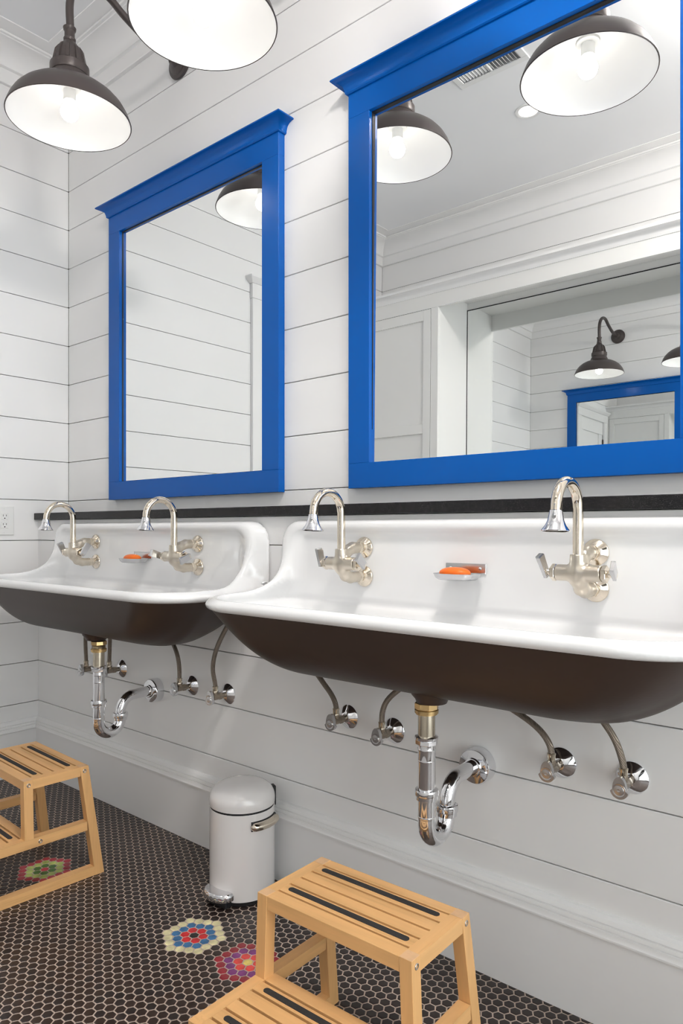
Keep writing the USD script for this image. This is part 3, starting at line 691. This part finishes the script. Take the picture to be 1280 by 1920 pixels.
# ------------------------------------------------------------------ step stools
SW, SD, SH, SL, SF, AL, SB, ST = .3687, .1982, .3388, .1702, .1694, .040, .0449, .0267
def stool(loc, rot, label):
    t = thing('step_stool', label, 'step stool', loc, rot, 'two-step birch step stools')
    hw = SW / 2
    sx = lambda s, z, inn=0.0: s * (hw + (SH - z) * AL - inn)
    def stick(s, y_a, y_b, z_a, z_b, y_a2=None, y_b2=None):
        """upright in a splayed side frame; a = bottom, b = top, y range at each"""
        P = []
        for z, (p, q) in ((z_a, (y_a, y_b)), (z_b, (y_a2, y_b2) if y_a2 is not None else (y_a, y_b))):
            for inn in (0, ST):
                for y, o in ((p, .001), (q, -.001)):
                    for dz in (0,):
                        P += [(sx(s, z, inn + (.001 if inn == 0 else -.001)), y, z), (sx(s, z, inn), y + o, z)]
        return hull(P)
    rear = lambda z: SD + SB * (SH - z) / SH
    for s in (-1, 1):
        fp = obj('front_post', stick(s, 0, ST, SL, SH), 'wz', t, False)
        rl = obj('rear_leg', stick(s, rear(0) - .030, rear(0), 0, SH, SD - ST - .001, SD), 'wz', t, False)
        for par, ya in ((fp, .0004), (rl, SD - ST - .0004)):
            a_, b_ = sorted((sx(s, SH, .0006), sx(s, SH, ST - .0006)))
            obj('end_grain', box(a_, b_, ya, ya + ST - .001, SH - .001, SH + .0004, .0003), 'wend', par, False, label='pale end grain of the post')
        obj('lower_front_leg', stick(s, -SF, -SF + ST, 0, SL), 'wz', t, False)
        r0 = SH - .027
        obj('top_side_rail', hull([(sx(s, z, i_), y, z) for z in (r0, SH) for i_ in (.0006, ST) for y in (ST, SD - ST)]), 'wy', t, False)
        z1, z0 = SL, SL - .027
        obj('step_side_rail', hull([(sx(s, z, i_), y, z) for z in (z0, z1) for i_ in (.0004, ST) for y in (-SF + ST, rear(z1) - .030)]), 'wy', t, False)
        obj('foot_rail', hull([(sx(s, z, i_), y, z) for z in (.0005, .027) for i_ in (.0004, ST) for y in (-SF + ST, rear(.0) - .0305)]), 'wy', t, False)
        for y, z in ((.0135, SH - .0135), (SD - .0135, SH - .0135), (.045, SL - .0135), (-SF + .0135, SL - .0135)):
            b = xf(lathe([(.0058, -.002), (.0058, .0012), (.0048, .0018), (.0030, .0014), (.0028, -.0005), (.0004, -.0005)], 18), ry=s * PI / 2)
            obj('bolt', xf(b, (sx(s, z), y, z)), 'steel', t, 35)
    def slats(w0, z, items, tapes):
        for y0, y1 in items:
            r = obj('slat', box(-w0, w0, y0, y1, z - (.027 if (y1 > SD - .01 or y0 < -SF + .01 or (z > .3 and y0 < .001)) else .014), z - .0002, .0006), 'wx', t, False)
    inn = hw - ST
    slats(inn + .0005, SH, [(.0005, .0305), (.0355, .0640), (.0698, .0980), (.1035, .1320), (.1375, .1675), (.1727, SD)], ())
    inl = sx(1, SL, ST)
    slats(inl + .0005, SL, [(.0010, .0300), (-.0330, -.0050), (-.0675, -.0390), (-.1015, -.0735), (-.1355, -.1075), (-SF + .0003, -.1415)], ())
    for y, z in ((.0510, SH), (.1545, SH), (-.0200, SL), (-.1220, SL)):
        w = .1445
        pl = [(w - .0067 + .0067 * math.cos(a), y + .0067 * math.sin(a)) for a in np.linspace(-PI / 2, PI / 2, 9)] + [(-w + .0067 + .0067 * math.cos(a), y + .0067 * math.sin(a)) for a in np.linspace(PI / 2, 3 * PI / 2, 9)]
        obj('grip_strip', prism(pl, z - .0002, z + .0011, 'z'), 'grip', t, False)
    return t
st = stool((2.2136, -.7024, 0), .0252, 'birch two-step stool standing before the near sink, in the foreground')
copy(st, (.8751, -.7084, 0), -.0443, 'birch two-step stool under the far sink, cut off by the left edge')

# ------------------------------------------------------------------ pedal bin
TX, TY, TR = 1.4992, -.2751 , .0953
bn = thing('pedal_bin', 'white round pedal bin with chrome pedal standing against the baseboard', 'trash can', (TX, TY, 0))
seam = -.8072 + H
obj('base_ring', lathe([(.088, .0005), (.0925, .002), (.0935, .012), (.090, .014)], 48), 'rubber', bn, 40)
obj('body', lathe([(.0930, .012), (.0953, .0135), (.0953, seam - .004), (.0945, seam - .002), (.091, seam - .002)], 64), 'can', bn, 40)
obj('seal', lathe([(.0935, seam - .004), (.0935, seam + .006)], 48), 'rubber', bn)
obj('lid', lathe([(.0935, seam + .003), (.0960, seam + .0045), (.0962, seam + .018)] + [((.0962 * math.cos(a) ** .55), seam + .018 + .048 * math.sin(a)) for a in np.linspace(.12, PI / 2 - .02, 16)], 64), 'can', bn, 60)
av = math.atan2(-1.6871 - TY, 3.0841 - TX)              # towards the camera
pa = math.radians(-85)
ped = [(.052 * math.cos(a), -.040 * math.sin(a) ** .8 - .002) for a in np.linspace(0, PI, 24)]
P = [(x, y, z) for x, y in ped for z in (.026, .038)] + [(x * .9, y * .88, .0445) for x, y in ped] + [(x * .9, y * .9, .0215) for x, y in ped]
obj('pedal', xf(hull(P), (TR * math.cos(pa) * .93, TR * math.sin(pa) * .93, 0), rz=pa + PI / 2), 'chrome', bn, 45)
obj('pedal_mount', xf(box(-.040, .040, -.020, .02, .002, .024, .003), (TR * math.cos(pa) * .93, TR * math.sin(pa) * .93, 0), rz=pa + PI / 2), 'rubber', bn, False)
ha = math.radians(4)
def on_can(rad, a, z): return (rad * math.cos(a), rad * math.sin(a), z)
hz = seam - .036
obj('handle_base', tube([on_can(TR - .005, ha + s * .53, hz) for s in np.linspace(-1, 1, 16)], .0150, 14), 'rubber', bn, True)
obj('handle', tube([on_can(TR + o, ha + s * .50, hz) for s, o in ((-1, .001), (-.98, .003), (-.94, .005), (-.85, .0065), (-.5, .007), (0, .007), (.5, .007), (.85, .0065), (.94, .005), (.98, .003), (1, .001))], [.004, .0085, .0112, .0120, .0122, .0122, .0122, .0120, .0112, .0085, .004], 18), 'nickel', bn, True)
hb = math.radians(64)
obj('hinge', xf(box(-.011, .011, -.012, .004, seam - .02, seam + .040, .003), (.0965 * math.cos(hb), .0985 * math.sin(hb), 0), rz=hb - PI / 2), 'rubber', bn, False)

# ------------------------------------------------------------------ power outlet on the left wall
ot = thing('power_outlet', 'white duplex power outlet on the left wall beside the ledge', 'outlet', (0, -.295, .036 + H))
obj('wall_plate', hull([(x, y, z) for x, e in ((.0003, 0), (.004, 0), (.006, .003)) for y in (-.041 + e, .041 - e) for z in (-.062 + e, .062 - e)]), 'plate', ot, False)
for zc in (.0185, -.0185):
    r_ = obj('receptacle', box(.004, .0078, -.0165, .0165, zc - .0145, zc + .0145, .002), 'plate', ot, False)
    for y0, hh in ((-.0065, .0042), (.0065, .0036)):
        obj('slot', box(.0070, .0081, y0 - .0011, y0 + .0011, zc + .004 - hh, zc + .004 + hh, 0), 'slot', r_, False)
    obj('ground_hole', xf(lathe([(.0026, 0), (.0026, .001)], 12), (.0072, 0, zc - .0078), ry=PI / 2), 'slot', r_, False)
for zc in (.050, 0.0, -.050)[1:2] + (-.051, .051):
    obj('screw', xf(lathe([(.0026, 0), (.0022, .0012)], 12), (.0058, 0, zc), ry=PI / 2), 'plate', ot, False)

# ------------------------------------------------------------------ ceiling: recessed lights, added fill globe and vent
for k, (x, y) in enumerate(CANS):
    lab = ('small round recessed ceiling light reflected in the near mirror beside a lamp', 'added recessed ceiling light as fill for the room, outside the picture', 'added recessed ceiling light as fill near the added window, outside the picture')[k]
    c = thing('recessed_light', lab, 'ceiling light', (x, y, CZ), 0, 'recessed ceiling lights')
    obj('trim_ring', lathe([(.045, -.001), (.052, -.004), (.062, -.003), (.0635, .0005), (.047, .0005)], 40, cap0=False, cap1=False), 'vent', c, 40)
    v, f = lathe([(.046, 0), (.040, .035), (.032, .062), (.0305, .064)], 40, cap0=False, cap1=False)
    obj('reflector', (v, f[:, ::-1]), 'reflector', c, 40)
    v, f = lathe([(.0305, .064), (.0002, .066)], 32, cap0=False, cap1=False)
    obj('lens', (v, f[:, ::-1]), 'lens', c, 40)
gl = thing('globe_light', 'added round opal fill light above the photographer, outside the picture', 'ceiling light', (2.80, -1.15, CZ))
obj('canopy', lathe([(.10, -.030), (.12, -.026), (.125, 0)], 36), 'bronze', gl, 40)
obj('globe', lathe([(.0005, -.205)] + [(.15 * math.sin(a), -.115 - .09 * math.cos(a)) for a in np.linspace(.15, 2.45, 16)], 36), 'opal', gl, 60)
vt = thing('ceiling_vent', 'white louvred ceiling air vent reflected under the near mirror\'s top rail', 'air vent', ((VX0 + VX1) / 2, (VY0 + VY1) / 2, CZ))
a_, b_ = (VX1 - VX0) / 2, (VY1 - VY0) / 2
for x0, x1, y0, y1 in ((-a_, a_, -b_, -b_ + .03), (-a_, a_, b_ - .03, b_), (-a_, -a_ + .03, -b_ + .03, b_ - .03), (a_ - .03, a_, -b_ + .03, b_ - .03)):
    obj('frame', box(x0, x1, y0, y1, -.006, .0, .002), 'vent', vt, False)
obj('duct', box(-a_ + .026, a_ - .026, -b_ + .026, b_ - .026, .045, .058, 0), 'dark', vt, False)
for k in range(18):
    xx = -a_ + .038 + k * (2 * a_ - .076) / 17
    obj('louvre', xf(box(-.0070, .0070, -b_ + .028, b_ - .028, -.0007, .0007, .0003), (xx, 0, .005), ry=(-.75 if xx < 0 else .75)), 'vent', vt, False)
obj('divider', box(-.003, .003, -b_ + .028, b_ - .028, -.004, .012, .0005), 'vent', vt, False)

# ------------------------------------------------------------------ built-in cabinet with mirrored niche opposite
CY, NX0, NX1 = -2.047, .702, 3.30
cb = thing('built_in_cabinet', 'tall white built-in cabinet with panelled door, reflected in the near mirror', 'cabinet', (0, FY, 0))
D = CY - FY
Zt = 1.487 + H
obj('face_stile', box(.651, NX0, D - .022, D, .0, 1.395 + H, .0008), 'cabinet', cb, False)
obj('face_stile', box(.0, .030, D - .022, D, .0, 1.395 + H, .0008), 'cabinet', cb, False)
obj('face_stile', box(NX1, NX1 + .05, D - .022, D, .0, 1.395 + H, .0008), 'cabinet', cb, False)
obj('top_rail', box(.0, RX - .001, D - .022, D, 1.3955 + H, Zt + .03, .0008), 'cabinet', cb, False)
obj('side_panel', box(NX0 - .018, NX0, .001, D - .022, .85, 1.52 + H, .0005), 'cabinet', cb, False)
obj('side_panel', box(NX1, NX1 + .018, .001, D - .022, .85, 1.52 + H, .0005), 'cabinet', cb, False)
obj('niche_top', box(NX0, NX1, .001, D - .022, 1.500 + H, 1.518 + H, .0005), 'cabinet', cb, False)
obj('niche_back', box(NX0, NX1, -.012, .001, .84, 1.5 + H, 0), 'cabinet', cb, False)
obj('carcass', box(.001, NX0 - .018, .001, D - .03, .0, 1.50 + H, 0), 'cabinet', cb, False)
obj('carcass', box(NX1 + .018, RX - .001, .001, D - .03, .0, 1.50 + H, 0), 'cabinet', cb, False)
obj('cabinet_top', box(.001, RX - .001, .001, D - .0, Zt + .02, Zt + .05, 0), 'cabinet', cb, False)
ck = [(0, Zt - .004), (.004, Zt - .004), (.006, Zt + .002)] + [(.008 + .034 * (1 - math.cos(a)), Zt + .004 + .030 * math.sin(a)) for a in np.linspace(.1, PI / 2, 8)] + [(.046, Zt + .036), (.046, Zt + .050), (0, Zt + .050)]
v = np.array([[(x, D + o, z) for o, z in ck] for x in (.0005, RX - .001)]).reshape(-1, 3); n = len(ck); j = np.arange(n)
f = np.stack([j, (j + 1) % n, n + (j + 1) % n, n + j], 1)
obj('crown', (v, np.vstack([f[:, [0, 1, 2]], f[:, [0, 2, 3]]])[:, ::-1]), 'trim', cb, 30)
def cab_door(x0, x1):
    z1, zr = 1.4015 + H - .009, (.684 + H, .624 + H)
    obj('door_panel', box(x0 + .02, x1 - .02, D - .016, D - .009, .12, z1 - .02, 0), 'cabinet', cb, False)
    s = .054
    for a, b, c, d in ((x0, x0 + s, .10, z1), (x1 - s, x1, .10, z1), (x0 + s, x1 - s, z1 - .064, z1), (x0 + s, x1 - s, zr[1], zr[0]), (x0 + s, x1 - s, .10, .17)):
        obj('door_frame', box(a + .0003, b - .0003, D - .018, D + .0005, c, d, .0008), 'cabinet', cb, False)
cab_door(.033, .6485); cab_door(NX1 + .053, RX - .02)
obj('counter_top', box(NX0 + .001, NX1 - .001, .001, D + .02, .82, .85, .002), 'cabinet', cb, False)
obj('counter_base', box(NX0 + .001, NX1 - .001, .001, D - .03, 0, .82, .001), 'cabinet', cb, False)
nm = thing('niche_mirror', 'frameless mirror at the back of the white niche, reflected in the near mirror', 'mirror', (0, FY, .851))
obj('glass', box(NX0 + .001, NX1 - .001, .0015, .0065, 0, 1.451 + H - .851, 0), 'mirror', nm, False)
obj('edge_strip', cat(box(NX0 + .0005, NX1 - .0005, .0012, .0085, 1.451 + H - .851, 1.456 + H - .851, 0), box(NX0 + .0002, NX0 + .004, .0012, .0085, 0, 1.456 + H - .851, 0)), 'blackgap', nm, False)
